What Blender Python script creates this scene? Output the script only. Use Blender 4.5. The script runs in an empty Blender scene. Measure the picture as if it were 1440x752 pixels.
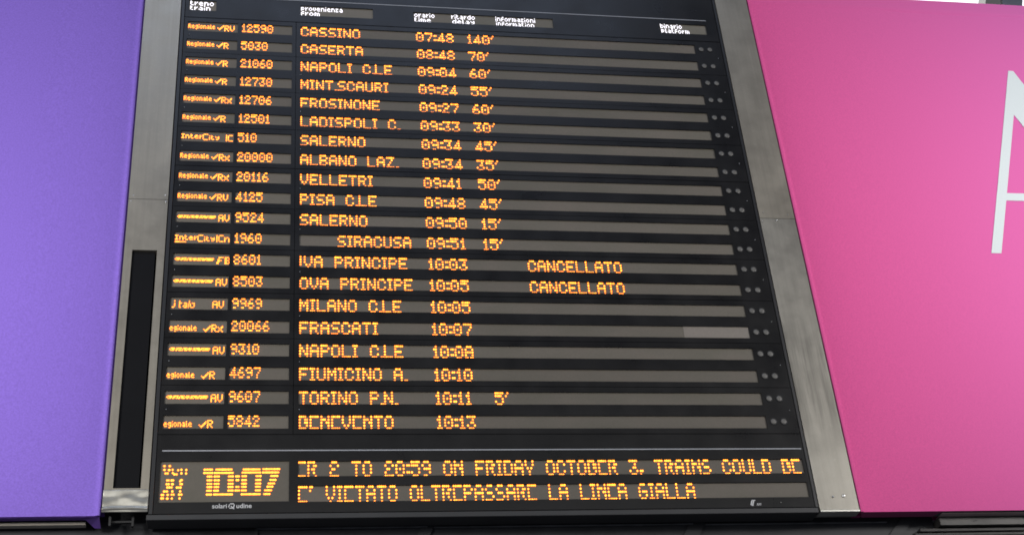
import bpy, bmesh, math, random
from mathutils import Vector, Matrix, noise
random.seed(7)
SC = bpy.context.scene
COL = SC.collection
Z0 = 7.194          # height of the top edge of the first departure row above the station floor

# ------------------------------------------------------------------ camera, light, exposure
cam = bpy.data.cameras.new("camera"); camo = bpy.data.objects.new("camera", cam); COL.objects.link(camo)
cam.sensor_width = 36.0; cam.lens = 1980.61 / 1440 * 36; cam.clip_end = 500
r_ = Vector((0.98530475, -0.15282127, -0.07629023)).normalized()
f_ = Vector((0.16979141, 0.82772667, 0.53482654)).normalized()
u_ = r_.cross(f_).normalized(); r_ = f_.cross(u_).normalized()
M = Matrix((r_, u_, -f_)).transposed().to_4x4()
M.translation = Vector((-0.10427635, -6.14841118, Z0 - 5.59414802))
camo.matrix_world = M
SC.camera = camo
SC.view_settings.view_transform = 'Standard'; SC.view_settings.look = 'None'
SC.cycles.filter_width = 1.75
SC.view_settings.exposure = 0.0; SC.view_settings.gamma = 1.0

world = bpy.data.worlds.new("World"); SC.world = world; world.use_nodes = True
wb = world.node_tree.nodes["Background"]
wb.inputs[0].default_value = (0.62, 0.66, 0.78, 1); wb.inputs[1].default_value = 0.16

def area(name, loc, target, sx, sy, power, color, spread=180):
    l = bpy.data.lights.new(name, 'AREA'); l.shape = 'RECTANGLE'; l.size = sx; l.size_y = sy
    l.energy = power; l.color = color; l.spread = math.radians(spread)
    o = bpy.data.objects.new(name, l); COL.objects.link(o)
    o.location = loc
    o.rotation_euler = (Vector(target) - Vector(loc)).to_track_quat('-Z', 'Y').to_euler()
    return o
area("fill_lamp_right", (8.2, -6.2, 6.6), (4.5, 0, 5.65), 2.2, 1.6, 43, (1.0, 0.97, 0.95), 52)  # unseen lamp, added to brighten the middle of the pink banner
area("fill_lamp_left", (-5.2, -5.2, 5.0), (-1.9, 0, 5.0), 2.0, 1.6, 73, (1.0, 0.98, 0.96), 75)  # unseen lamp, added to light the purple banner from the left
area("platform_opening", (1.0, -14.0, 8.3), (1.0, 0, 5.2), 14.0, 3.0, 330, (1.0, 0.99, 0.95))
area("skylight", (0.5, -8.0, 15.6), (1.0, 0, 7.6), 9.0, 3.0, 330, (0.62, 0.74, 1.0))

# ------------------------------------------------------------------ helpers
def P(x, z, d=0.0):
    """board coordinates: x to the right, z up from the first row, d metres towards the viewer"""
    return Vector((x, -d, z + Z0))

def tag(o, label=None, cat=None, group=None, kind=None):
    if label: o['label'] = label
    if cat: o['category'] = cat
    if group: o['group'] = group
    if kind: o['kind'] = kind
    return o

def empty(name, loc):
    o = bpy.data.objects.new(name, None); COL.objects.link(o); o.location = loc; o.empty_display_size = .1
    return o

def build(name, bm, mats, parent=None, smooth=False):
    bmesh.ops.remove_doubles(bm, verts=bm.verts[:], dist=1e-6)
    bmesh.ops.recalc_face_normals(bm, faces=bm.faces[:])
    me = bpy.data.meshes.new(name); bm.to_mesh(me); bm.free()
    for m in (mats if isinstance(mats, (list, tuple)) else [mats]): me.materials.append(m)
    if smooth:
        for p in me.polygons: p.use_smooth = True
    o = bpy.data.objects.new(name, me); COL.objects.link(o)
    if parent:
        o.parent = parent
        # mesh data is written in world coordinates: move it into the parent's frame
        me.transform(Matrix.Translation(-world_loc(parent)))
    return o

def world_loc(o):
    v = Vector((0, 0, 0))
    while o: v += o.location; o = o.parent
    return v

def quad(bm, pts, mat=0):
    f = bm.faces.new([bm.verts.new(p) for p in pts]); f.material_index = mat; return f

def box(bm, x0, x1, z0, z1, d0, d1, mat=0):
    """axis box between depths d0 (back) and d1 (front)"""
    c = [P(x, z, d) for d in (d0, d1) for z in (z0, z1) for x in (x0, x1)]
    v = [bm.verts.new(p) for p in c]
    for idx in ((0, 1, 3, 2), (4, 6, 7, 5), (0, 4, 5, 1), (2, 3, 7, 6), (0, 2, 6, 4), (1, 5, 7, 3)):
        f = bm.faces.new([v[i] for i in idx]); f.material_index = mat

def bevel_box(bm, x0, x1, z0, z1, d0, d1, b=0.002, mat=0):
    t = bmesh.new(); box(t, x0, x1, z0, z1, d0, d1, mat)
    bmesh.ops.recalc_face_normals(t, faces=t.faces[:])
    bmesh.ops.bevel(t, geom=t.edges[:], offset=b, segments=1, affect='EDGES')
    vm = {v: bm.verts.new(v.co) for v in t.verts}
    for f in t.faces:
        g = bm.faces.new([vm[v] for v in f.verts]); g.material_index = mat
    t.free()

def plate(bm, x0, x1, z0, z1, d0, d1, holes=(), mat=0):
    """a plate with rectangular openings: front, back, outer edges and the walls of each opening"""
    xs = sorted({x0, x1, *[h[0] for h in holes], *[h[1] for h in holes]})
    zs = sorted({z0, z1, *[h[2] for h in holes], *[h[3] for h in holes]})
    solid = {}
    for i in range(len(xs) - 1):
        for j in range(len(zs) - 1):
            cx = (xs[i] + xs[i + 1]) / 2; cz = (zs[j] + zs[j + 1]) / 2
            solid[i, j] = not any(h[0] < cx < h[1] and h[2] < cz < h[3] for h in holes)
    V = {}
    def vt(i, j, d):
        k = (i, j, d)
        if k not in V: V[k] = bm.verts.new(P(xs[i], zs[j], d))
        return V[k]
    def fc(*v):
        f = bm.faces.new(v); f.material_index = mat
    for (i, j), s in solid.items():
        if not s: continue
        fc(vt(i, j, d1), vt(i + 1, j, d1), vt(i + 1, j + 1, d1), vt(i, j + 1, d1))
        fc(vt(i, j, d0), vt(i, j + 1, d0), vt(i + 1, j + 1, d0), vt(i + 1, j, d0))
        for (di, dj, a, b) in ((-1, 0, (i, j), (i, j + 1)), (1, 0, (i + 1, j), (i + 1, j + 1)),
                               (0, -1, (i, j), (i + 1, j)), (0, 1, (i, j + 1), (i + 1, j + 1))):
            if not solid.get((i + di, j + dj), False):
                fc(vt(*a, d0), vt(*b, d0), vt(*b, d1), vt(*a, d1))

def disc(bm, x, z, d0, d1, rad, n=14, mat=0, dome=0.0):
    """a short round stud seen from the front, optionally domed"""
    rings = [(rad, d0), (rad, d1)]
    if dome: rings += [(rad * .75, d1 + dome * .6)]
    prev = None
    for rr, d in rings:
        ring = [bm.verts.new(P(x + rr * math.cos(2 * math.pi * k / n), z + rr * math.sin(2 * math.pi * k / n), d)) for k in range(n)]
        if prev:
            for k in range(n):
                f = bm.faces.new((prev[k], prev[(k + 1) % n], ring[(k + 1) % n], ring[k])); f.material_index = mat
        prev = ring
    c = bm.verts.new(P(x, z, rings[-1][1] + dome * .4))
    for k in range(n):
        f = bm.faces.new((prev[k], prev[(k + 1) % n], c)); f.material_index = mat

# ------------------------------------------------------------------ materials
class NT:
    def __init__(s, name):
        s.m = bpy.data.materials.new(name); s.m.use_nodes = True
        s.t = s.m.node_tree; s.n = s.t.nodes; s.b = s.n["Principled BSDF"]
    def add(s, t, **k):
        n = s.n.new(t)
        for a, v in k.items(): setattr(n, a, v)
        return n
    def link(s, a, b): s.t.links.new(a, b)
    def coords(s, scale=(1, 1, 1)):
        c = s.add('ShaderNodeTexCoord'); mp = s.add('ShaderNodeMapping')
        mp.inputs['Scale'].default_value = scale
        s.link(c.outputs['Object'], mp.inputs['Vector']); return mp.outputs[0]
    def noise(s, scale, detail=4, rough=.55, stretch=(1, 1, 1)):
        n = s.add('ShaderNodeTexNoise'); n.inputs['Scale'].default_value = scale
        n.inputs['Detail'].default_value = detail; n.inputs['Roughness'].default_value = rough
        s.link(s.coords(stretch), n.inputs['Vector']); return n.outputs['Fac']
    def ramp(s, fac, stops):
        r = s.add('ShaderNodeValToRGB'); e = r.color_ramp.elements
        while len(e) < len(stops): e.new(.5)
        for k, (p, c) in enumerate(stops):
            e[k].position = p; e[k].color = (c, c, c, 1) if isinstance(c, (int, float)) else (*c, 1)
        s.link(fac, r.inputs[0]); return r.outputs[0]
    def mix(s, fac, a, b, mode='MIX'):
        m = s.add('ShaderNodeMix', data_type='RGBA', blend_type=mode)
        for sock, v in ((m.inputs[0], fac), (m.inputs[6], a), (m.inputs[7], b)):
            if hasattr(v, 'is_linked'): s.link(v, sock)
            elif isinstance(v, (int, float)): sock.default_value = v
            else: sock.default_value = (*v, 1)
        return m.outputs[2]
    def bump(s, h, strength, dist=.002):
        b = s.add('ShaderNodeBump'); b.inputs['Strength'].default_value = strength; b.inputs['Distance'].default_value = dist
        s.link(h, b.inputs['Height']); s.link(b.outputs[0], s.b.inputs['Normal'])
    def set(s, **k):
        for a, v in k.items():
            s.b.inputs[a].default_value = (*v, 1) if isinstance(v, tuple) else v

def mat_plain(name, col, rough=.5, metal=0., var=.12, scale=9, bump=0.):
    t = NT(name); t.set(Roughness=rough, Metallic=metal)
    lo = tuple(c * (1 - var) for c in col); hi = tuple(c * (1 + var) for c in col)
    n = t.noise(scale)
    t.link(t.ramp(n, [(.3, lo), (.7, hi)]), t.b.inputs['Base Color'])
    if bump: t.bump(t.noise(scale * 14, 2), bump)
    return t.m

BEZEL = NT("matt_black_bezel")
BEZEL.b.inputs['Specular IOR Level'].default_value = .22
_n = BEZEL.noise(5, 5); _s = BEZEL.noise(60, 3, .6, (1, 1, 1))
BEZEL.link(BEZEL.mix(BEZEL.ramp(_n, [(.3, 0.), (.75, 1.)]), (.0058, .0056, .0062), (.0125, .0120, .0122)), BEZEL.b.inputs['Base Color'])
BEZEL.link(BEZEL.ramp(_n, [(.3, .26), (.7, .36)]), BEZEL.b.inputs['Roughness'])
BEZEL.bump(_s, .06)
BEZEL = BEZEL.m
BLACK = mat_plain("black_void", (.004, .004, .0045), .6)
FRAME = mat_plain("black_frame", (.008, .008, .009), .4)
RAIL = mat_plain("dark_grey_rail", (.028, .028, .029), .5, 0, .15, 4)

def mat_screen(name, col, var=.10):
    t = NT(name); t.set(Roughness=.55); t.b.inputs['Specular IOR Level'].default_value = .3
    n = t.noise(3.2, 3, .5, (1, 1, 2.2)); g = t.noise(90, 2, .6)
    oi = t.add('ShaderNodeObjectInfo')
    rnd = t.ramp(oi.outputs['Random'], [(0, .90), (1, 1.08)])
    c1 = t.ramp(n, [(.3, (col[0] * (1 - var), col[1] * (1 - var * .8), col[2] * (1 - var * 1.1))), (.5, col), (.72, (col[0] * (1 + var), col[1] * (1 + var * .6), col[2] * (1 + var * .7)))])
    c2 = t.mix(1., c1, rnd, 'MULTIPLY')
    c3 = t.mix(t.ramp(g, [(.35, 0.), (.65, .14)]), c2, (col[0] * .55, col[1] * .55, col[2] * .55))
    t.link(c3, t.b.inputs['Base Color'])
    return t.m
SCREEN = mat_screen("grey_screen", (.140, .124, .100))
SCREEN_PALE = mat_screen("pale_grey_screen", (.225, .200, .172), .06)
SCREEN_HEAD = mat_screen("beige_header_screen", (.175, .158, .128))

def mat_emit(name, col, strength):
    t = NT(name); t.set(Roughness=.4)
    t.b.inputs['Base Color'].default_value = (*[min(1, c) * .5 for c in col], 1)
    t.b.inputs['Emission Color'].default_value = (*col, 1)
    t.b.inputs['Emission Strength'].default_value = strength
    if strength < 1: t.b.inputs['Base Color'].default_value = (.10, .075, .05, 1)
    return t.m
AMBERS = [mat_emit("amber_led", (1.0, g, .022), k) for g, k in ((.225, 5.0), (.25, 6.2), (.205, 4.6), (.27, 7.0))]
YELLOWS = [mat_emit("yellow_amber_led", (1.0, g, .022), k) for g, k in ((.26, 5.3), (.29, 6.2), (.24, 4.8), (.31, 7.0))]
HALO = mat_emit("led_bloom_halo", (1.0, .22, .020), .27)  # dim glowing discs added round each lit dot to stand in for bloom
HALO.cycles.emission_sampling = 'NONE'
WHITE_LED = mat_emit("white_led", (.92, .90, 1.0), 2.6)
LINE = mat_plain("pale_line_paint", (.42, .43, .46), .5, 0, .1, 6)
LAMP = mat_plain("grey_lamp_lens", (.115, .11, .10), .45, 0, .15, 40)
LOGO = mat_plain("white_print", (.62, .62, .62), .5, 0, .1, 30)
STEEL = mat_plain("screw_steel", (.5, .5, .5), .3, 1., .1, 40)

def mat_cladding(name, base, metal, stain):
    t = NT(name); t.set(Metallic=metal)
    blot = t.noise(4.2, 7, .68); streak = t.noise(1.0, 5, .6, (34, 34, 1.0)); fine = t.noise(1., 3, .7, (300, 300, 8))
    speck = t.noise(46, 3, .55)
    lo = tuple(c * .84 for c in base); hi = tuple(c * 1.10 for c in base)
    c = t.ramp(blot, [(.28, lo), (.55, base), (.75, hi)])
    c = t.mix(t.ramp(streak, [(.40, 0.), (.66, .42)]), c, tuple(v * .72 for v in base))
    c = t.mix(t.ramp(speck, [(.58, 0.), (.70, .16)]), c, tuple(v * 1.3 for v in base))
    if stain:
        co = t.add('ShaderNodeTexCoord'); sp = t.add('ShaderNodeSeparateXYZ'); t.link(co.outputs['Object'], sp.inputs[0])
        mr = t.add('ShaderNodeMapRange'); mr.inputs['From Min'].default_value = stain[0]; mr.inputs['From Max'].default_value = stain[1]
        t.link(sp.outputs['Z'], mr.inputs['Value'])
        band = t.ramp(mr.outputs[0], [(0., 0.), (.35, .9), (.75, .75), (1., 0.)])
        drip = t.ramp(t.noise(1.2, 5, .65, (22, 22, 1.0)), [(.40, 0.), (.60, 1.)])
        mm = t.add('ShaderNodeMath', operation='MULTIPLY'); t.link(band, mm.inputs[0]); t.link(drip, mm.inputs[1])
        c = t.mix(mm.outputs[0], c, tuple(v * .50 for v in base))
    t.link(c, t.b.inputs['Base Color'])
    t.link(t.ramp(blot, [(.3, .30), (.7, .44)]), t.b.inputs['Roughness'])
    t.bump(fine, .05, .001)
    return t.m
CLAD = mat_cladding("weathered_steel", (.300, .272, .222), .55, None)
CLAD_STAINED = mat_cladding("stained_steel", (.300, .283, .245), .6, (.30, 1.15))
LIP = mat_plain("pale_steel_edge", (.55, .54, .49), .3, .7, .1, 9)

t = NT("crumpled_foil"); t.set(Metallic=.8, Roughness=.30)
t.link(t.ramp(t.noise(16, 4), [(.3, (.33, .315, .275)), (.7, (.50, .49, .44))]), t.b.inputs['Base Color'])
t.bump(t.noise(34, 3), .10, .003); FOIL = t.m

def mat_fabric(name, col, spark, col2=None):
    t = NT(name); t.set(Roughness=.85); t.b.inputs['Specular IOR Level'].default_value = .15
    t.b.inputs['Sheen Weight'].default_value = .15
    n1 = t.noise(120, 3, .7); n2 = t.noise(1.3, 3)
    c = t.ramp(n1, [(.30, tuple(v * (1 - spark) for v in col)), (.70, tuple(min(1, v * (1 + spark) + .01) for v in col))])
    c = t.mix(t.ramp(n2, [(.3, 0.), (.7, .10)]), c, tuple(v * .86 for v in col))
    if col2:      # the colour runs from a redder pink beside the board to a more lilac pink
        co = t.add('ShaderNodeTexCoord'); sp = t.add('ShaderNodeSeparateXYZ'); t.link(co.outputs['Object'], sp.inputs[0])
        mr = t.add('ShaderNodeMapRange'); mr.inputs['From Min'].default_value = -1.4; mr.inputs['From Max'].default_value = .5
        t.link(sp.outputs['X'], mr.inputs['Value'])
        c = t.mix(mr.outputs[0], c, col2)
    t.link(c, t.b.inputs['Base Color'])
    w = t.add('ShaderNodeTexWave'); w.inputs['Scale'].default_value = 260; w.inputs['Distortion'].default_value = 1.2
    t.link(t.coords(), w.inputs['Vector'])
    t.bump(w.outputs['Fac'], .04, .0006)
    return t.m
PURPLE = mat_fabric("purple_fabric", (.258, .152, .64), .12)
PINK = mat_fabric("pink_fabric", (.80, .105, .330), .08, (.78, .165, .47))
WHITE_PRINT = mat_fabric("white_letter_print", (.74, .80, .80), .02)
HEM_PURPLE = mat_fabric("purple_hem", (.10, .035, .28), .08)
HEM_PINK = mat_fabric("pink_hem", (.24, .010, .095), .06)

# ------------------------------------------------------------------ dot-matrix fonts (five visible dot rows)
def G(s):
    return s.split()
F5 = {'A': ".###. #...# ##### #...# #...#", 'B': "####. #...# ####. #...# ####.", 'C': ".###. #...# #.... #...# .###.",
      'D': "####. #...# #...# #...# ####.", 'E': "##### #.... ####. #.... #####", 'F': "##### #.... ####. #.... #....",
      'G': ".###. #.... #.### #...# .###.", 'I': "### .#. .#. .#. ###", 'L': "#.... #.... #.... #.... #####",
      'M': "#...# ##.## #.#.# #...# #...#", 'N': "#...# ##..# #.#.# #..## #...#", 'O': ".###. #...# #...# #...# .###.",
      'P': "####. #...# ####. #.... #....", 'R': "####. #...# ####. #..#. #...#", 'S': ".###. #.... .###. ....# .###.",
      'T': "##### ..#.. ..#.. ..#.. ..#..", 'U': "#...# #...# #...# #...# .###.", 'V': "#...# #...# #...# .#.#. ..#..",
      'Y': "#...# #...# .#.#. ..#.. ..#..", 'Z': "##### ...#. ..#.. .#... #####",
      '0': ".###. #...# #.#.# #...# .###.", '1': ".#. ##. .#. .#. ###", '2': ".###. #...# ..##. .#... #####",
      '3': "##### ...#. ..##. #...# .###.", '4': "...#. ..##. .#.#. ##### ...#.", '5': "##### ####. ....# #...# .###.",
      '6': "..##. .#... ####. #...# .###.", '7': "##### ....# ...#. ..#.. ..#..", '8': ".###. #...# .###. #...# .###.",
      '9': ".###. #...# .#### ....# .##..", ':': "... ## .. ## ...", '.': ".. .. .. .. ##", ',': ".. .. .. ## #.",
      "'": ".# #. .. .. ..", '|': "# # # # .", '[': "#### .... .... .... ####"}
F5 = {k: G(v) for k, v in F5.items()}; F5[':'] = ["..", "##", "..", "##", ".."]
F5['S'] = G(".#### #.... .###. ....# ####.")
LOW = dict(F5)
for k, v in {'E': "##### #.... #.... #.... #####", 'B': "####. #..## #..## #...# ####.", 'N': "#...# ###.# #..## #...# #...#",
             'S': ".###. #.... .###. ....# ####.", '2': ".###. #...# .##.. #.... #####", 'R': "####. #..## #.##. #..#. #...#",
             'M': "#...# ##### #.#.# #...# #...#", "'": "## #. .. .. .."}.items(): LOW[k] = G(v)
MINI = {k: G(v) for k, v in {
    'a': ".... .##. ..## #.## .###", 'b': "#... ###. #..# #..# ###.", 'c': ".... .### #... #... .###", 'd': "...# .### #..# #..# .###",
    'e': ".... .##. #### #... .###", 'f': ".## #.. ### #.. #..", 'g': ".... .### #..# .### ...# .##.", 'i': "# . # # #", 'l': "#. #. #. #. ##", 'm': "..... ##.#. #.#.# #.#.# #.#.#",
    'n': ".... ###. #..# #..# #..#", 'o': ".... .##. #..# #..# .##.", 'p': ".... ###. #..# ###. #...", 'r': "... #.# ##. #.. #..", 't': "#.. ##. #.. #.. .##",
    'u': ".... #..# #..# #..# .###", 'v': "... #.# #.# #.# .#.", 'y': ".... #..# .### ...# .##.", 'z': "... ### .#. #.. ###",
    'I': "### .#. .#. .#. ###", 'C': ".##### #..... #..... #..... .#####", 'R': "###. #..# ###. #.#. #..#"}.items()}
# tall capitals for the train category
TALL = {k: G(v) for k, v in {
    'R': "####. #...# #...# ####. #.#.. #..#. #...#", 'V': "#...# #...# #...# #..#. #.#.. ##... #....", 'A': ".###. #...# #...# ##### #...# #...# #...#",
    'U': "#...# #...# #...# #...# #...# #...# .###.", 'x': "..... ....# #..## .#.#. ..#.. .#.#. #...#", 'I': "# # # # # # #", 'C': ".#### #.... #.... #.... #.... #.... .####",
    'n': "..... ..... #.##. ##..# #...# #...# #...#", 'F': "..##### ..#.... .##.... .####.. .##.... ##..... ##.....", 'B': "####. ##..# ##..# ####. ##..# ##..# ####.",
    'W': "#...# #...# #...# #...# #...# .#.#. ..#.."}.items()}
TALL['V'] = TALL['W']
ADV = {'.': 2.0, ':': 2.5, '1': 4.5, '|': 2.4, ' ': 6.0, ',': 3.0, "'": 3.0}

def text_dots(text, font, gap=1):
    """-> list of (col, row) of lit dots, total width in columns"""
    out = []; x = 0.0
    for ch in text:
        if ch != ' ':
            g = font[ch]; off = .4 if ch == '1' else 0.
            for r, row in enumerate(g):
                for c, q in enumerate(row):
                    if q == '#': out.append((x + c + off, r))
            adv = ADV.get(ch, len(g[0]) + gap)
        else: adv = ADV[' ']
        x += adv; last = adv
    return out, x - 1

LEDN = [0]
def led(bm, x, z, d, rx, rz, mat, h=.0022):
    """one lit lamp: a faceted dome on the screen"""
    n = 6
    if mat < 0: mat = -mat
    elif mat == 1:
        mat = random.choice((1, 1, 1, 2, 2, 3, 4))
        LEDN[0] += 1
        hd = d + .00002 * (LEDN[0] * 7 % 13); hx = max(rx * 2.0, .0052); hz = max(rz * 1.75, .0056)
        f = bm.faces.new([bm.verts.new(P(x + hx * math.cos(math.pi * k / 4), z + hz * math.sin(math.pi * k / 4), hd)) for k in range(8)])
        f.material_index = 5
    base = [bm.verts.new(P(x + rx * math.cos(math.pi * (k + .5) / 3), z + rz * math.sin(math.pi * (k + .5) / 3), d)) for k in range(n)]
    top = [bm.verts.new(P(x + rx * .72 * math.cos(math.pi * (k + .5) / 3), z + rz * .72 * math.sin(math.pi * (k + .5) / 3), d + h)) for k in range(n)]
    for k in range(n):
        f = bm.faces.new((base[k], base[(k + 1) % n], top[(k + 1) % n], top[k])); f.material_index = mat
    f = bm.faces.new(top); f.material_index = mat

def put_text(bm, text, font, x0, zt, zb, d, mat, x1=None, pitch=.0086, r=.47, rows=5, rzk=None):
    dots, w = text_dots(text, font)
    if x1 is not None: pitch = (x1 - x0 - pitch * .85) / (w - 1)
    pz = (zt - zb) / (rows - 1)
    rz = min(pitch * r * 1.30, pz * .46)
    for c, rw in dots:
        led(bm, x0 + pitch * .43 + c * pitch, zt - rw * pz, d, pitch * r, rz, mat)

def put_bitmap(bm, rows, x0, zt, pitch, pz, d, mat, r=.5):
    for j, row in enumerate(rows):
        for c, q in enumerate(row):
            if q == '#': led(bm, x0 + c * pitch, zt - j * pz, d, pitch * r, pz * .47, mat, .0016)

def panel(bm, x0, x1, z0, z1, d, mat=0):
    box(bm, x0, x1, z0, z1, d - .012, d, mat)

# ================================================================== DEPARTURE BOARD
XL, XR = -0.625, 2.583
ZT, ZB = 0.56, -2.992
PITCH, H = 0.13106, 0.06965
board = tag(empty("departure_board", P(0.98, -3.02, 0)),
            "tall black station departure board with rows of glowing amber dot text", "departure board")
FD = -.007          # depth of the screens behind the bezel front

bm = bmesh.new()
box(bm, XL + .004, XR - .004, ZB + .002, ZT, -.10, -.034)
build("cabinet", bm, FRAME, board)
bm = bmesh.new()
bevel_box(bm, XL, XL + .019, ZB, ZT, -.034, .004, .0015); build("side_frame", bm, FRAME, board)
bm = bmesh.new(); bevel_box(bm, XR - .016, XR, ZB, ZT, -.034, .004, .0015); build("side_frame", bm, FRAME, board)
IX0, IX1 = XL + .021, XR - .018

# ---- header
hdr = bmesh.new()
HW = [(-.585, -.432, .088, .163), (.046, .466, .087, .162), (.704, 1.541, .082, .155), (2.203, 2.496, .088, .164)]
HZ0, HZ1 = .0342, ZT - .004
plate(hdr, IX0, IX1, HZ0, HZ1, -.034, 0, HW)
header = build("header_panel", hdr, BEZEL, board)
for (x0, x1, z0, z1), words in zip(HW, (
        [("treno", -.578), ("train", -.578)], [("provenienza", .050), ("from", .050)],
        [("orario", .710, "ritardo", .930, "informazioni", 1.194), ("time", .710, "delay", .934, "information", 1.196)],
        [("binario", 2.209), ("platform", 2.211)])):
    bm = bmesh.new(); panel(bm, x0 - .001, x1 + .001, z0 - .001, z1 + .001, FD)
    for ln, w in enumerate(words):
        zt = z1 - .003 - ln * .038
        for k in range(0, len(w), 2):
            put_text(bm, w[k], MINI, w[k + 1], zt, zt - .0275, FD + .0005, -1, pitch=.0050 if len(w[k]) > 5 else .0060, r=.42)
    build("header_screen", bm, [SCREEN_HEAD, WHITE_LED], header)
bm = bmesh.new(); box(bm, -.585, 2.502, .1982, .2022, .0, .0012)
build("dividing_line", bm, LINE, header)

# ---- rows
ROWS = [  # category graphic, number, place, time, delay, note
    ("RV0", "12590", "CASSINO", "07:48", "140'", ""), ("R0", "5030", "CASERTA", "08:48", "70'", ""),
    ("R1", "21060", "NAPOLI C.LE", "09:04", "60'", ""), ("R1", "12730", "MINT.SCAURI", "09:24", "55'", ""),
    ("Rx1", "12706", "FROSINONE", "09:27", "60'", ""), ("R1", "12501", "LADISPOLI C.", "09:33", "30'", ""),
    ("IC", "510", "SALERNO", "09:34", "45'", ""), ("Rx1", "20000", "ALBANO LAZ.", "09:34", "35'", ""),
    ("Rx1", "20116", "VELLETRI", "09:41", "50'", ""), ("RV1", "4125", "PISA C.LE", "09:48", "45'", ""),
    ("AV", "9524", "SALERNO", "09:50", "15'", ""), ("ICn", "1960", "    SIRACUSA", "09:51", "15'", ""),
    ("FB", "8601", "|VA PRINCIPE", "10:03", "", "CANCELLATO"), ("AV", "8503", "OVA PRINCIPE", "10:05", "", "CANCELLATO"),
    ("it", "9969", "MILANO C.LE", "10:05", "", ""), ("Rx2", "20066", "FRASCATI", "10:07", "", ""),
    ("AV", "9310", "NAPOLI C.LE", "10:08", "", ""), ("R2", "4697", "FIUMICINO A.", "10:10", "", ""),
    ("AV", "9607", "TORINO P.N.", "10:11", "5'", ""), ("R2", "5842", "BENEVENTO", "10:13", "", "")]
XEND = {"CASSINO": .387, "FRASCATI": .441, "BENEVENTO": .503, "MILANO C.LE": .563, "NAPOLI C.LE": .564, "|VA PRINCIPE": .603, "OVA PRINCIPE": .626}

TP = .0056          # fine pitch of the category displays
CHECK = G("......# .....## ....##. #..##.. .###... ..#....")
def category_graphic(bm, kind, x0, zt, d):
    pz = .0060
    def word(w, col, row, font=MINI, pitch=TP, gap=1):
        dots, _ = text_dots(w, font, gap)
        for c, r in dots: led(bm, x0 + TP * col + c * pitch, zt - (row + r) * pz, d, pitch * .5, pz * .48, 1, .0016)
    def tall(s, col, row):
        x = col
        for ch in s:
            g = TALL[ch]
            put_bitmap(bm, g, x0 + TP * x, zt - row * pz, TP * .92, pz, d, 1)
            x += len(g[0]) * .92 + .8
    if kind[0] == 'R':
        style = kind[-1]
        word("Regionale" if style != '2' else "egionale", 0, 2 if style != '2' else 4, MINI, .0038)
        put_bitmap(bm, CHECK, x0 + TP * (29 if style != '2' else 29), zt - (2 if style != '2' else 4) * pz, TP * .9, pz, d, 1)
        tall(kind[:-1], 36 if len(kind) == 3 else 36, 2 if style != '2' else 3)
    elif kind in ("AV", "FB"):
        rows = ["." + "####.#####.####.###.######.########"[:35], "#.###.##.#.#.##.####.##.#####.######", ".###.##.####.###.##.####.###.#######"[:35]]
        for j, rw in enumerate(rows): put_bitmap(bm, [rw], x0 + TP * 1, zt - (3.2 + j * .95) * pz, TP * .96, pz, d, 1, .56)
        tall(kind, 38, 2)
    elif kind in ("IC", "ICn"):
        word("Inter", 0, 2, MINI, .0053); put_bitmap(bm, TALL['C'], x0 + TP * 20, zt - 1.5 * pz, TP, pz, d, 1); word("ity", 26, 3, MINI, .0053)
        if kind == "ICn":
            tall("ICn", 37, 1.5)
            put_bitmap(bm, ["##########"], x0, zt - 8.5 * pz, TP, pz, d, 1)
        else: tall("IC", 42, 2)
    elif kind == "it":
        put_bitmap(bm, G("..#....#.........#...... .......#.........#...... ..#....###..###..#..###. ..#....#......#.#.#...# ..#....#....###.#.#...# ..#....#...#..#.#.#...# ##.....##...###.#..###."), x0 + TP * 1, zt - 2 * pz, TP * .85, pz, d, 1)
        tall("AV", 36, 2)

def lamp(x, z, parent):
    bm = bmesh.new(); disc(bm, x, z, -.004, .0025, .0140, 20, 0, .002); disc(bm, x, z, .0034, .0042, .0035, 8, 1)
    # the lens sits in a black ring
    ring = []
    n = 20
    for rr, d in ((.0195, .0), (.0185, .003), (.0147, .003), (.0147, -.002)):
        ring.append([bm.verts.new(P(x + rr * math.cos(2 * math.pi * k / n), z + rr * math.sin(2 * math.pi * k / n), d)) for k in range(n)])
    for a, b in zip(ring, ring[1:]):
        for k in range(n):
            f = bm.faces.new((a[k], a[(k + 1) % n], b[(k + 1) % n], b[k])); f.material_index = 1
    return build("indicator_lamp", bm, [LAMP, BLACK], parent)

def screw(x, z, parent, d=0.):
    bm = bmesh.new(); disc(bm, x, z, d - .001, d + .0012, .0042, 12, 0); disc(bm, x, z, d + .0012, d + .0028, .0022, 8, 1, .001)
    return build("screw", bm, [BLACK, STEEL], parent)

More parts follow.
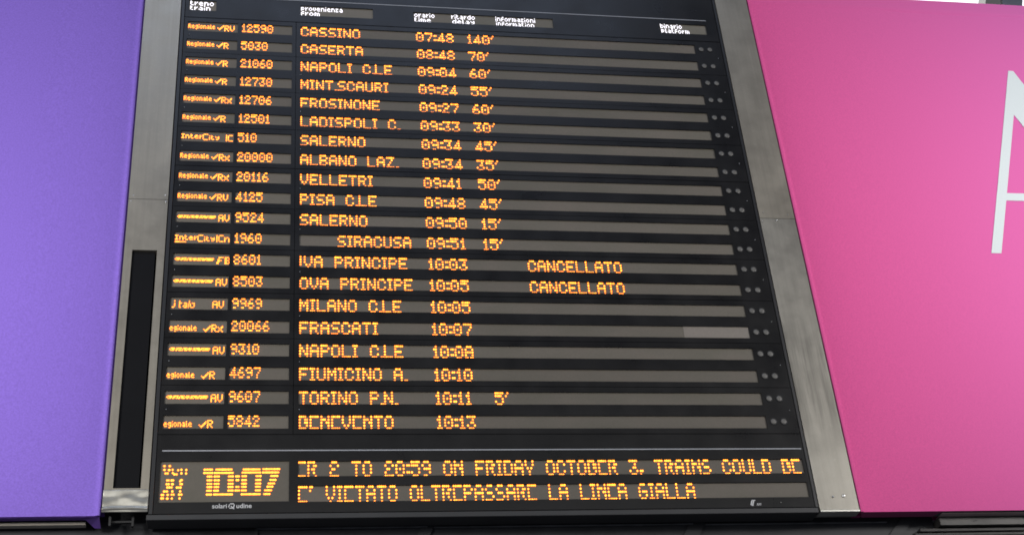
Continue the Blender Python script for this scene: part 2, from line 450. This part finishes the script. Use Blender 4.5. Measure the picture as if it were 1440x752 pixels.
for m in range(10):
    ztop = -2 * m * PITCH + .0307; zbot = -(2 * m + 1) * PITCH - H - .0307
    jit = random.uniform(-.0008, .0008)
    bm = bmesh.new(); hl = []; hr = []
    for i in (2 * m, 2 * m + 1):
        z1 = -i * PITCH; z0 = z1 - H
        hl += [(-.586, -.306, z0, z1), (-.287, 0., z0, z1)]; hr += [(.047, 2.400, z0, z1)]
    plate(bm, IX0, .0205, zbot + .0012, ztop - .0012, -.034, jit, hl)
    plate(bm, .0235, IX1, zbot + .0012, ztop - .0012, -.034, jit, hr)
    mod = build("row_module", bm, BEZEL, board)
    for i in (2 * m, 2 * m + 1):
        kind, num, place, tm, delay, note = ROWS[i]
        z1 = -i * PITCH; z0 = z1 - H
        font = LOW if i == 19 else F5
        zt, zb = z1 - .0035, z0 + .0028
        b = bmesh.new(); panel(b, -.587, -.305, z0 - .001, z1 + .001, FD)
        category_graphic(b, kind, -.580, z1 - .006, FD + .0005)
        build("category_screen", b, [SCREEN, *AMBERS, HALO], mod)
        b = bmesh.new(); panel(b, -.288, .001, z0 - .001, z1 + .001, FD)
        put_text(b, num, F5, -.284, z1 - .0015, z1 - .0525, FD + .0005, 1, pitch=.0064)
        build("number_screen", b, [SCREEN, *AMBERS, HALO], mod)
        b = bmesh.new()
        xe = 2.042 if i == 15 else 2.401
        panel(b, .046, xe, z0 - .001, z1 + .001, FD)
        f2 = font
        if place.strip() == place: put_text(b, place, f2, .050, zt, zb, FD + .0005, 1, XEND.get(place))
        else: put_text(b, place.strip(), f2, .245, zt, zb, FD + .0005, 1, .629)
        tf = dict(font)
        if i == 16: tf['8'] = G(".###. #...# ##### #...# ##.##")
        put_text(b, tm, tf, .714, zt, zb, FD + .0005, 1, pitch=.0086)
        if delay: put_text(b, delay, font, 1.013, zt, zb, FD + .0005, 1, pitch=.0086)
        if note: put_text(b, note, font, 1.245, zt, zb, FD + .0005, 1, 1.754)
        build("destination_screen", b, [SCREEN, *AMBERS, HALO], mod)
        if i == 15:
            b = bmesh.new(); panel(b, 2.0425, 2.401, z0 - .001, z1 + .001, FD + .001)
            tag(build("destination_screen", b, SCREEN_PALE, mod), "paler grey end section of the row")
        lamp(2.437, z1 - .033, mod); lamp(2.492, z1 - .033, mod)
    zc = (ztop + zbot) / 2
    screw(.050, zc, mod); screw(2.534, zc, mod); screw(-.575, zc, mod)

# ---- message panel with the clock
ZM = -19 * PITCH - H - .0307 - .002
bm = bmesh.new()
CW = (-.586, .005, -2.933, -2.728); M1 = (.047, 2.549, -2.8075, -2.7305); M2 = (.047, 2.549, -2.936, -2.856)
plate(bm, IX0, IX1, ZB + .003, ZM, -.034, 0, [CW, M1, M2])
msg = build("message_panel", bm, BEZEL, board)
bm = bmesh.new(); box(bm, -.580, 2.555, -2.6775, -2.6725, 0, .0015)
build("dividing_line", bm, LINE, msg)
bm = bmesh.new(); panel(bm, M1[0] - .001, M1[1] + .001, M1[2] - .001, M1[3] + .001, FD)
put_text(bm, "[R 2 TO 20:59 ON FRIDAY OCTOBER 3, TRAINS COULD BE", LOW, .048, M1[3] - .0035, M1[2] + .002, FD + .0005, 1, 2.534)
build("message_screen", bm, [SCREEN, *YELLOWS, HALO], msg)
bm = bmesh.new(); panel(bm, M2[0] - .001, M2[1] + .001, M2[2] - .001, M2[3] + .001, FD)
put_text(bm, "E' VIETATO OLTREPASSARE LA LINEA GIALLA", LOW, .048, M2[3] - .004, M2[2] + .002, FD + .0005, 1, 1.966)
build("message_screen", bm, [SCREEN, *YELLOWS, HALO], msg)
BARS = [(-0.387, -0.346, -2.768), (-0.334, -0.257, -2.768), (-0.208, -0.128, -2.768), (-0.118, -0.037, -2.767), (-0.388, -0.344, -2.785), (-0.34, -0.251, -2.785), (-0.213, -0.125, -2.784), (-0.119, -0.041, -2.784), (-0.372, -0.347, -2.803), (-0.34, -0.314, -2.803), (-0.275, -0.25, -2.803), (-0.242, -0.222, -2.803), (-0.213, -0.19, -2.802), (-0.149, -0.123, -2.802), (-0.081, -0.046, -2.802), (-0.372, -0.347, -2.822), (-0.339, -0.314, -2.822), (-0.276, -0.25, -2.822), (-0.239, -0.225, -2.822), (-0.213, -0.19, -2.822), (-0.15, -0.124, -2.822), (-0.084, -0.054, -2.822), (-0.371, -0.347, -2.84), (-0.339, -0.314, -2.84), (-0.275, -0.25, -2.84), (-0.214, -0.189, -2.84), (-0.15, -0.124, -2.84), (-0.092, -0.06, -2.84), (-0.371, -0.346, -2.856), (-0.339, -0.315, -2.856), (-0.275, -0.25, -2.856), (-0.24, -0.223, -2.856), (-0.214, -0.19, -2.856), (-0.15, -0.125, -2.856), (-0.097, -0.068, -2.856), (-0.372, -0.347, -2.874), (-0.34, -0.316, -2.874), (-0.275, -0.249, -2.874), (-0.243, -0.219, -2.874), (-0.214, -0.189, -2.874), (-0.15, -0.125, -2.874), (-0.108, -0.073, -2.874), (-0.372, -0.346, -2.893), (-0.339, -0.252, -2.893), (-0.214, -0.125, -2.893), (-0.112, -0.081, -2.893)]
DATE = [(-0.572, -0.561, -2.749), (-0.548, -0.537, -2.749), (-0.571, -0.56, -2.768), (-0.55, -0.538, -2.769), (-0.564, -0.546, -2.786), (-0.531, -0.526, -2.768), (-0.53, -0.524, -2.784), (-0.524, -0.505, -2.791), (-0.506, -0.501, -2.77), (-0.492, -0.486, -2.768), (-0.47, -0.464, -2.769), (-0.491, -0.485, -2.786), (-0.47, -0.464, -2.787), (-0.554, -0.54, -2.821), (-0.534, -0.52, -2.821), (-0.556, -0.539, -2.84), (-0.532, -0.52, -2.84), (-0.552, -0.525, -2.856), (-0.493, -0.48, -2.82), (-0.495, -0.489, -2.826), (-0.494, -0.48, -2.84), (-0.509, -0.485, -2.857), (-0.566, -0.544, -2.876), (-0.575, -0.561, -2.893), (-0.55, -0.539, -2.893), (-0.575, -0.561, -2.91), (-0.551, -0.54, -2.911), (-0.528, -0.521, -2.876), (-0.531, -0.514, -2.892), (-0.529, -0.521, -2.911), (-0.493, -0.486, -2.876), (-0.498, -0.479, -2.892), (-0.494, -0.487, -2.911)]
bm = bmesh.new(); panel(bm, CW[0] - .001, CW[1] + .001, CW[2] - .001, CW[3] + .001, FD)
for a, b, z in BARS:
    n = max(2, round((b - a) / .0072))
    for k in range(n):
        led(bm, a + (k + .5) * (b - a) / n, z, FD + .0005, (b - a) / n * .56, .0045, 1)
for a, b, z in DATE:
    n = max(1, round((b - a) / .009))
    for k in range(n): led(bm, a + (k + .5) * (b - a) / n, z, FD + .0005, max(.0040, (b - a) / n * .50), .0050, 1)
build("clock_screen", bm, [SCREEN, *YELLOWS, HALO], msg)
screw(2.393, -2.964, msg)

def text_mesh(s, x, z, size, d, shear=0.):
    c = bpy.data.curves.new("text", 'FONT'); c.body = s; c.size = size; c.extrude = .0004; c.offset = size * .012; c.shear = shear
    o = bpy.data.objects.new("text", c); COL.objects.link(o)
    dg = bpy.context.evaluated_depsgraph_get(); me = bpy.data.meshes.new_from_object(o.evaluated_get(dg))
    bpy.data.objects.remove(o); bpy.data.curves.remove(c)
    w = max(v.co.x for v in me.vertices) - min(v.co.x for v in me.vertices); mn = min(v.co.x for v in me.vertices)
    return me, w, mn
def text_into(bm, s, x0, x1, z, d, shear=0.):
    me, w, mn = text_mesh(s, 0, 0, 1., d, shear)
    k = (x1 - x0) / w
    vm = [bm.verts.new(P(x0 + (v.co.x - mn) * k, z + v.co.y * k, d + v.co.z * .5)) for v in me.vertices]
    for p in me.polygons:
        try: bm.faces.new([vm[i] for i in p.vertices])
        except ValueError: pass
    bpy.data.meshes.remove(me)
bm = bmesh.new()
text_into(bm, "solari", -.342, -.276, -2.964, .0006); text_into(bm, "udine", -.233, -.164, -2.964, .0006)
# the emblem: a tilted square ring of four strokes with an open corner
def bar(bm, xa, za, xb, zb, w, d):
    a = Vector((xa, za)); b = Vector((xb, zb)); n = (b - a).normalized(); q = Vector((-n.y, n.x)) * w / 2
    fr = [bm.verts.new(P(v.x, v.y, d)) for v in (a + q, a - q, b - q, b + q)]
    bk = [bm.verts.new(P(v.x, v.y, d - .0004)) for v in (a + q, a - q, b - q, b + q)]
    bm.faces.new(fr); bm.faces.new(bk[::-1])
    for k in range(4): bm.faces.new((fr[k], bk[k], bk[(k + 1) % 4], fr[(k + 1) % 4]))
for k, (xa, za, xb, zb) in enumerate(((-.268, -2.960, -.264, -2.945), (-.262, -2.943, -.245, -2.943), (-.2425, -2.946, -.2455, -2.962), (-.248, -2.9645, -.265, -2.9645), (-.258, -2.954, -.243, -2.969))):
    bar(bm, xa, za, xb, zb, .0045, .0006 + k * .0003)
tag(build("maker_mark", bm, LOGO, msg), "white maker lettering with a square emblem below the clock")
bm = bmesh.new()
bar(bm, 2.238, -2.976, 2.2465, -2.953, .006, .0006); bar(bm, 2.2465, -2.9775, 2.256, -2.951, .007, .0012); bar(bm, 2.245, -2.9515, 2.264, -2.9515, .004, .0018)
bar(bm, 2.240, -2.9785, 2.251, -2.9785, .003, .0024)
text_into(bm, "RFI", 2.268, 2.292, -2.9785, .0006, .3)
tag(build("railway_mark", bm, LOGO, msg), "small white slanted railway emblem and letters")
# ---- bottom rail
bm = bmesh.new(); bevel_box(bm, XL - .008, XR - .004, -3.021, ZB - .0025, -.10, .006, .002)
build("bottom_rail", bm, RAIL, board)

BEAM_DARK = mat_plain("black_bracket", (.011, .011, .012), .5)
# ================================================================== STEEL CLADDING beside the board
left = tag(empty("steel_cladding", P(-.73, -2.98, 0)), "narrow grey steel cladding with a long black slot left of the board", "metal cladding")
bm = bmesh.new(); plate(bm, -.829, -.630, -1.2415, ZT, -.10, 0)
build("upper_plate", bm, CLAD, left)
SLOT = (-.790, -.667, -2.861, -1.5575)
bm = bmesh.new(); plate(bm, -.829, -.630, -2.905, -1.2435, -.10, -.0008, [SLOT])
build("lower_plate", bm, CLAD, left)
bm = bmesh.new(); box(bm, SLOT[0] + .0035, SLOT[1] - .010, SLOT[2] + .002, SLOT[3] - .004, -.09, -.014)
box(bm, SLOT[1] - .009, SLOT[1], SLOT[2], SLOT[3], -.098, -.07)
box(bm, SLOT[1] - .011, SLOT[1] - .002, -1.667, -1.664, -.03, -.015)
INSERT = mat_plain("black_insert", (.004, .004, .005), .6, 0, .2, 3)
INSERT.node_tree.nodes["Principled BSDF"].inputs['Specular IOR Level'].default_value = .12
build("slot_insert", bm, INSERT, left)
# crumpled foil cap over the foot
bm = bmesh.new(); nx, nz = 48, 30
def foil_d(x, z):
    u = (x + .831) / .203; v = (z + 2.979) / .109
    k = noise.noise(Vector((u * 2.3, v * 1.6, 3.1))) * .005 + noise.noise(Vector((u * 4, v * 3.5, 8.2))) * .0016
    fold = .006 * math.exp(-((v - .12 - .05 * math.sin(u * 3)) / .05) ** 2)
    return .004 + (k + fold) * min(1, (1.02 - v) * 3)
g = [[bm.verts.new(P(-.831 + .203 * i / nx, -2.979 + .109 * j / nz, max(.0012, foil_d(-.831 + .203 * i / nx, -2.979 + .109 * j / nz)))) for i in range(nx + 1)] for j in range(nz + 1)]
for j in range(nz):
    for i in range(nx): bm.faces.new((g[j][i], g[j][i + 1], g[j + 1][i + 1], g[j + 1][i]))
edge = [g[0][i] for i in range(nx + 1)] + [g[j][nx] for j in range(1, nz + 1)] + [g[nz][i] for i in range(nx - 1, -1, -1)] + [g[j][0] for j in range(nz - 1, 0, -1)]
bk = [bm.verts.new(Vector((v.co.x, .0, v.co.z))) for v in edge]
for k in range(len(edge)): bm.faces.new((edge[k], bk[k], bk[(k + 1) % len(edge)], edge[(k + 1) % len(edge)]))
tag(build("foot_cap", bm, FOIL, left, True), "shiny crumpled foil cap")
for x, z in ((-.816, -1.257), (-.640, -1.257), (-.645, -1.215), (-.805, -1.222)):
    b = bmesh.new(); disc(b, x, z, 0, .002, .0035, 10, 0, .001); build("rivet", b, STEEL, left)
bm = bmesh.new(); box(bm, -.80, -.79, -3.03, -2.985, -.05, -.03); box(bm, -.70, -.69, -3.03, -2.985, -.06, -.04); box(bm, -.80, -.69, -3.008, -3.000, -.06, -.05)
build("bracket", bm, BEAM_DARK, left)

right = tag(empty("steel_cladding", P(2.69, -3.01, 0)), "weathered grey steel cladding with dark drip stains right of the board", "metal cladding")
bm = bmesh.new(); plate(bm, 2.589, 2.794, -1.2615, ZT, -.10, 0)
build("upper_plate", bm, CLAD, right)
bm = bmesh.new(); plate(bm, 2.589, 2.794, -3.004, -1.2635, -.10, -.0008)
build("lower_plate", bm, CLAD_STAINED, right)
bm = bmesh.new(); bevel_box(bm, 2.589, 2.7955, -3.0165, -3.0065, -.06, .004, .001)
build("bottom_lip", bm, LIP, right)
for x, z, r in ((2.670, -2.937, .005), (2.726, -2.932, .008), (2.685, -1.277, .004), (2.60, -1.285, .003), (2.615, -1.225, .003), (2.757, -1.235, .003)):
    b = bmesh.new(); disc(b, x, z, -.001, .003, r, 12, 0, .003)
    build("rivet", b, STEEL, right)

# ================================================================== FABRIC BANNERS
def fabric(name, x0, x1, z0, z1, dfun, mat, parent, nx, nz, depth):
    bm = bmesh.new()
    def sp(n):   # denser towards both ends
        return [(.5 - .5 * math.cos(math.pi * k / n)) * .7 + .3 * k / n for k in range(n + 1)]
    xs = [x0 + (x1 - x0) * s for s in sp(nx)]; zs = [z0 + (z1 - z0) * s for s in sp(nz)]
    g = [[bm.verts.new(P(x, z, dfun(x, z))) for x in xs] for z in zs]
    for j in range(nz):
        for i in range(nx): bm.faces.new((g[j][i], g[j][i + 1], g[j + 1][i + 1], g[j + 1][i]))
    return build(name, bm, mat, parent, True)

def rim(name, x0, x1, z0, z1, d1, d0, mat, parent):
    """the turned-back edge of the cloth round its frame"""
    bm = bmesh.new(); plate(bm, x0, x1, z0, z1, d0, d1, [(x0 + .05, x1 - .05, z0 + .05, z1 - .05)])
    return build(name, bm, mat, parent)

def edge_fn(t, depth, soft):   # rises from the frame edge towards the middle
    return depth * (1 - math.exp(-max(t, 0) / soft))
def pink_d(x, z):
    e = edge_fn(x - 2.80, .045, .13); b = edge_fn(z + 3.017, .060, .35); t = edge_fn(.477 - z, .050, .20)
    w = .0015 * noise.noise(Vector((x * 1.6, 4.2, z * 1.1))) + .0006 * noise.noise(Vector((x * 7, 1.2, z * 5)))
    fold = .0055 * math.exp(-((z - .330 + .006 * math.sin(x * 5)) / .007) ** 2) * min(1, max(0, (x - 3.5) / .25)) * (.8 + .6 * noise.noise(Vector((x * 4, 0, 2.)))) - .004 * math.exp(-((z - .36) / .03) ** 2)
    pipe = .010 * math.exp(-((x - 2.806) / .006) ** 2)
    return .070 * (e / .045) * (b / .060) * (t / .050) + w - fold + pipe - .004
def purple_d(x, z):
    e = edge_fn(-.837 - x, .045, .19); b = edge_fn(z + 2.994, .016, .2)
    w = .0015 * noise.noise(Vector((x * 1.6, 9.2, z * 1.1))) + .0006 * noise.noise(Vector((x * 7, 6.2, z * 5)))
    pipe = .010 * math.exp(-((x + .846) / .007) ** 2)
    return .048 * (e / .045) * (b / .016) + w + pipe - .004
pink = tag(empty("pink_banner", P(4.2, -3.02, 0)), "bright pink stretched fabric banner with a white letter A", "banner")
fabric("fabric_face", 2.800, 5.75, -3.017, .477, pink_d, PINK, pink, 120, 260, .06)
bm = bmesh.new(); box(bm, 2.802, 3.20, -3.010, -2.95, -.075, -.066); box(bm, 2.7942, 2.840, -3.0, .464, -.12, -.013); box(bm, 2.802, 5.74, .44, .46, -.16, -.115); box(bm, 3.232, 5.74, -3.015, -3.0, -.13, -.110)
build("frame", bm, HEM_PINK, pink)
# hem folded under the bottom edge
bm = bmesh.new()
quads = [(2.80, 3.200, 3.238)]
v = [P(2.80, -3.0175, -.006), P(3.240, -3.0175, -.006), P(3.205, -3.0165, -.075), P(2.83, -3.0165, -.075)]
vv = [p + Vector((0, 0, .004)) for p in v]
a = [bm.verts.new(p) for p in v]; b = [bm.verts.new(p) for p in vv]
bm.faces.new(a); bm.faces.new(b[::-1])
for k in range(4): bm.faces.new((a[k], b[k], b[(k + 1) % 4], a[(k + 1) % 4]))
build("folded_hem", bm, HEM_PINK, pink)
# the printed letter follows the cloth
bm = bmesh.new()
def sheet(c, nu, nv):
    (x00, z00), (x10, z10), (x11, z11), (x01, z01) = c
    g = []
    for j in range(nv + 1):
        v = j / nv; row = []
        for i in range(nu + 1):
            u = i / nu
            x = (1 - v) * ((1 - u) * x00 + u * x10) + v * ((1 - u) * x01 + u * x11)
            z = (1 - v) * ((1 - u) * z00 + u * z10) + v * ((1 - u) * z01 + u * z11)
            k = 1 - .066 / 6.148      # the cloth stands 66 mm proud of the frame here
            x = -.104 + (x + .104) * k; z = -5.594 + (z + 5.594) * k
            row.append(bm.verts.new(P(x, z, pink_d(x, z) + .0025)))
        g.append(row)
    for j in range(nv):
        for i in range(nu): bm.faces.new((g[j][i], g[j][i + 1], g[j + 1][i + 1], g[j + 1][i]))
sheet(((4.423, -.09), (4.358, -.445), (3.988, -1.464), (3.926, -1.464)), 4, 40)
sheet(((4.423, -.09), (4.457, -.09), (4.585, -.445), (4.358, -.445)), 8, 14)
sheet(((4.358, -.445), (4.585, -.445), (4.952, -1.464), (4.766, -1.464)), 6, 40)
def inner_l(z): return 4.358 + (z + .445) / 1.019 * .370
def inner_r(z): return 4.358 - (z + .445) / 1.019 * .408
sheet(((inner_l(-1.040), -1.040), (inner_r(-1.040), -1.040), (inner_r(-1.094), -1.094), (inner_l(-1.094), -1.094)), 24, 3)
tag(build("printed_letter", bm, WHITE_PRINT, pink, True), "white capital letter A")

purple = tag(empty("purple_banner", P(-1.6, -3.0, 0)), "plain violet purple stretched fabric banner", "banner")
fabric("fabric_face", -2.7, -.837, -2.994, .56, purple_d, PURPLE, purple, 80, 90, .06)
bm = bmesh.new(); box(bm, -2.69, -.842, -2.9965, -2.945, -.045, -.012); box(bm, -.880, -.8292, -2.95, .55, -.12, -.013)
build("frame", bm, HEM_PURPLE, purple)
bm = bmesh.new(); box(bm, -2.69, -.905, -3.010, -2.996, -.10, -.065)
tag(build("frame_rail", bm, mat_plain("beige_rail", (.33, .30, .25), .5, 0, .15, 8), purple), "dull beige rail under the cloth")
bm = bmesh.new()   # loose corner of cloth tucked under
pts = [P(-.905, -2.9975, -.03), P(-.840, -2.9975, -.012), P(-.838, -3.022, -.08), P(-.865, -3.020, -.085), P(-.88, -3.010, -.07)]
a = [bm.verts.new(p) for p in pts]; b = [bm.verts.new(p + Vector((0, .006, .002))) for p in pts]
bm.faces.new(a); bm.faces.new(b[::-1])
for k in range(5): bm.faces.new((a[k], b[k], b[(k + 1) % 5], a[(k + 1) % 5]))
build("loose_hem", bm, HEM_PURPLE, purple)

# ================================================================== BEAMS under the board
BEAM = mat_plain("dark_painted_steel", (.017, .018, .021), .55, .0, .35, 7, .1)
BEAM_EDGE = mat_plain("ridge_highlight_paint", (.060, .063, .068), .5, 0, .45, 12)  # lighter than the beam: the ridge's highlight is put into its colour
beam = tag(empty("support_beam", P(1, -3.3, -.2)), "long black steel beam running below the departure board", "beam")
bm = bmesh.new(); box(bm, -2.7, 3.23, -3.40, -2.88, -.45, -.125)
build("web_plate", bm, BEAM, beam)
bm = bmesh.new()
for x0, x1, z in ((-.14, .66, -3.015), (.69, 1.97, -3.018), (2.03, 2.98, -3.022)):
    bevel_box(bm, x0, x1, z - .007, z, -.125, -.112, .002)
build("ridge", bm, BEAM_EDGE, beam)
for x0, x1, s in ((-.15, -.135, 0), (.63, .69, .05), (1.95, 2.03, .06), (3.05, 3.12, .10)):
    bm = bmesh.new()
    lo = [P(x0 - s, -3.12, -.124), P(x1 - s, -3.12, -.124), P(x1 + s * .2, -3.0, -.124), P(x0 + s * .2, -3.0, -.124)]
    a = [bm.verts.new(p) for p in lo]; b = [bm.verts.new(p + Vector((0, -.010, 0))) for p in lo]
    bm.faces.new(a[::-1]); bm.faces.new(b)
    for k in range(4): bm.faces.new((a[k], a[(k + 1) % 4], b[(k + 1) % 4], b[k]))
    build("stiffener", bm, BEAM, beam)
bm = bmesh.new()
for x0, x1 in ((-1.03, -.93), (-.80, -.745)):
    bevel_box(bm, x0, x1, -2.983, -2.979, -.125, -.116, .001)
build("foil_scrap", bm, FOIL, beam)

girder = tag(empty("grooved_girder", P(4.5, -3.3, -.2)), "brownish grey grooved girder below the pink banner", "girder")
GIRD = mat_plain("brown_grey_steel", (.046, .043, .040), .5, .2, .35, 9, .1)
GIRD_DARK = mat_plain("dark_brown_steel", (.022, .019, .018), .55, .1, .35, 9, .1)
bm = bmesh.new(); box(bm, 3.236, 5.9, -3.068, -3.0235, -.30, -.060)
build("flange", bm, GIRD, girder)
bm = bmesh.new(); box(bm, 3.16, 5.9, -3.40, -3.02, -.50, -.32)
for k in range(5): bevel_box(bm, 3.13 - .03 * k, 5.9, -3.092 - k * .022, -3.074 - k * .022, -.33, -.085 - .004 * k, .003)
build("grooved_web", bm, GIRD_DARK, girder)
bm = bmesh.new(); bevel_box(bm, 3.238, 5.9, -3.0225, -3.0185, -.10, -.022, .001)
build("edge_trim", bm, mat_plain("pale_trim", (.36, .27, .26), .5, 0, .2, 9), girder)
bm = bmesh.new(); bar_pts = [(3.412, -3.049), (3.436, -3.043), (3.438, -3.046), (3.414, -3.053)]
a = [bm.verts.new(P(x, z, -.0585)) for x, z in bar_pts]; b = [bm.verts.new(P(x, z, -.061)) for x, z in bar_pts]
bm.faces.new(a); bm.faces.new(b[::-1])
for k in range(4): bm.faces.new((a[k], b[k], b[(k + 1) % 4], a[(k + 1) % 4]))
build("slotted_clip", bm, BLACK, girder)

wall = bmesh.new(); box(wall, -2.75, 5.95, -2.87, .44, -.60, -.17)
tag(build("backing_wall", wall, BLACK), "dark wall behind the board, the cladding and both banners", "wall")

# ================================================================== far background above the pink banner
bm = bmesh.new(); quad(bm, [Vector((-25, 45, 20)), Vector((70, 45, 20)), Vector((70, 45, 75)), Vector((-25, 45, 75))])
sky = build("sky", bm, mat_emit("white_sky", (.95, .98, 1.0), 1.6)); tag(sky, kind='structure')
def far(x, z, Y):   # the point at depth Y behind the board seen past (x, z) of the board plane
    c = camo.location; p = P(x, z); s = (Y - c.y) / (p.y - c.y)
    return c + (p - c) * s

PILLAR = mat_plain("grey_roof_steel", (.72, .75, .82), .5, 0, .2, 1)
for (xa, xb, name, lab, m) in ((1384, 1405, "roof_beam", "pale beige roof beam seen against white sky above the pink banner", mat_plain("beige_roof_steel", (.86, .82, .72), .5, 0, .1, 1)),
                          (1408, 1436, "roof_beam", "wider blue grey roof beam seen above the top right corner of the pink banner", PILLAR)):
    def dirn(px, py):
        v = r_ * ((px - 720) / 1980.61) - u_ * ((py - 376) / 1980.61) + f_
        return camo.matrix_world.translation + v * (30 / v.y)
    pts = [dirn(xa, 40), dirn(xb, 40), dirn(xb + 6, -70), dirn(xa + 6, -70)]
    bm = bmesh.new(); a = [bm.verts.new(p) for p in pts]; b = [bm.verts.new(p + Vector((0, .6, 0))) for p in pts]
    bm.faces.new(a); bm.faces.new(b[::-1])
    for k in range(4): bm.faces.new((a[k], b[k], b[(k + 1) % 4], a[(k + 1) % 4]))
    tag(build(name, bm, m), lab, "beam")
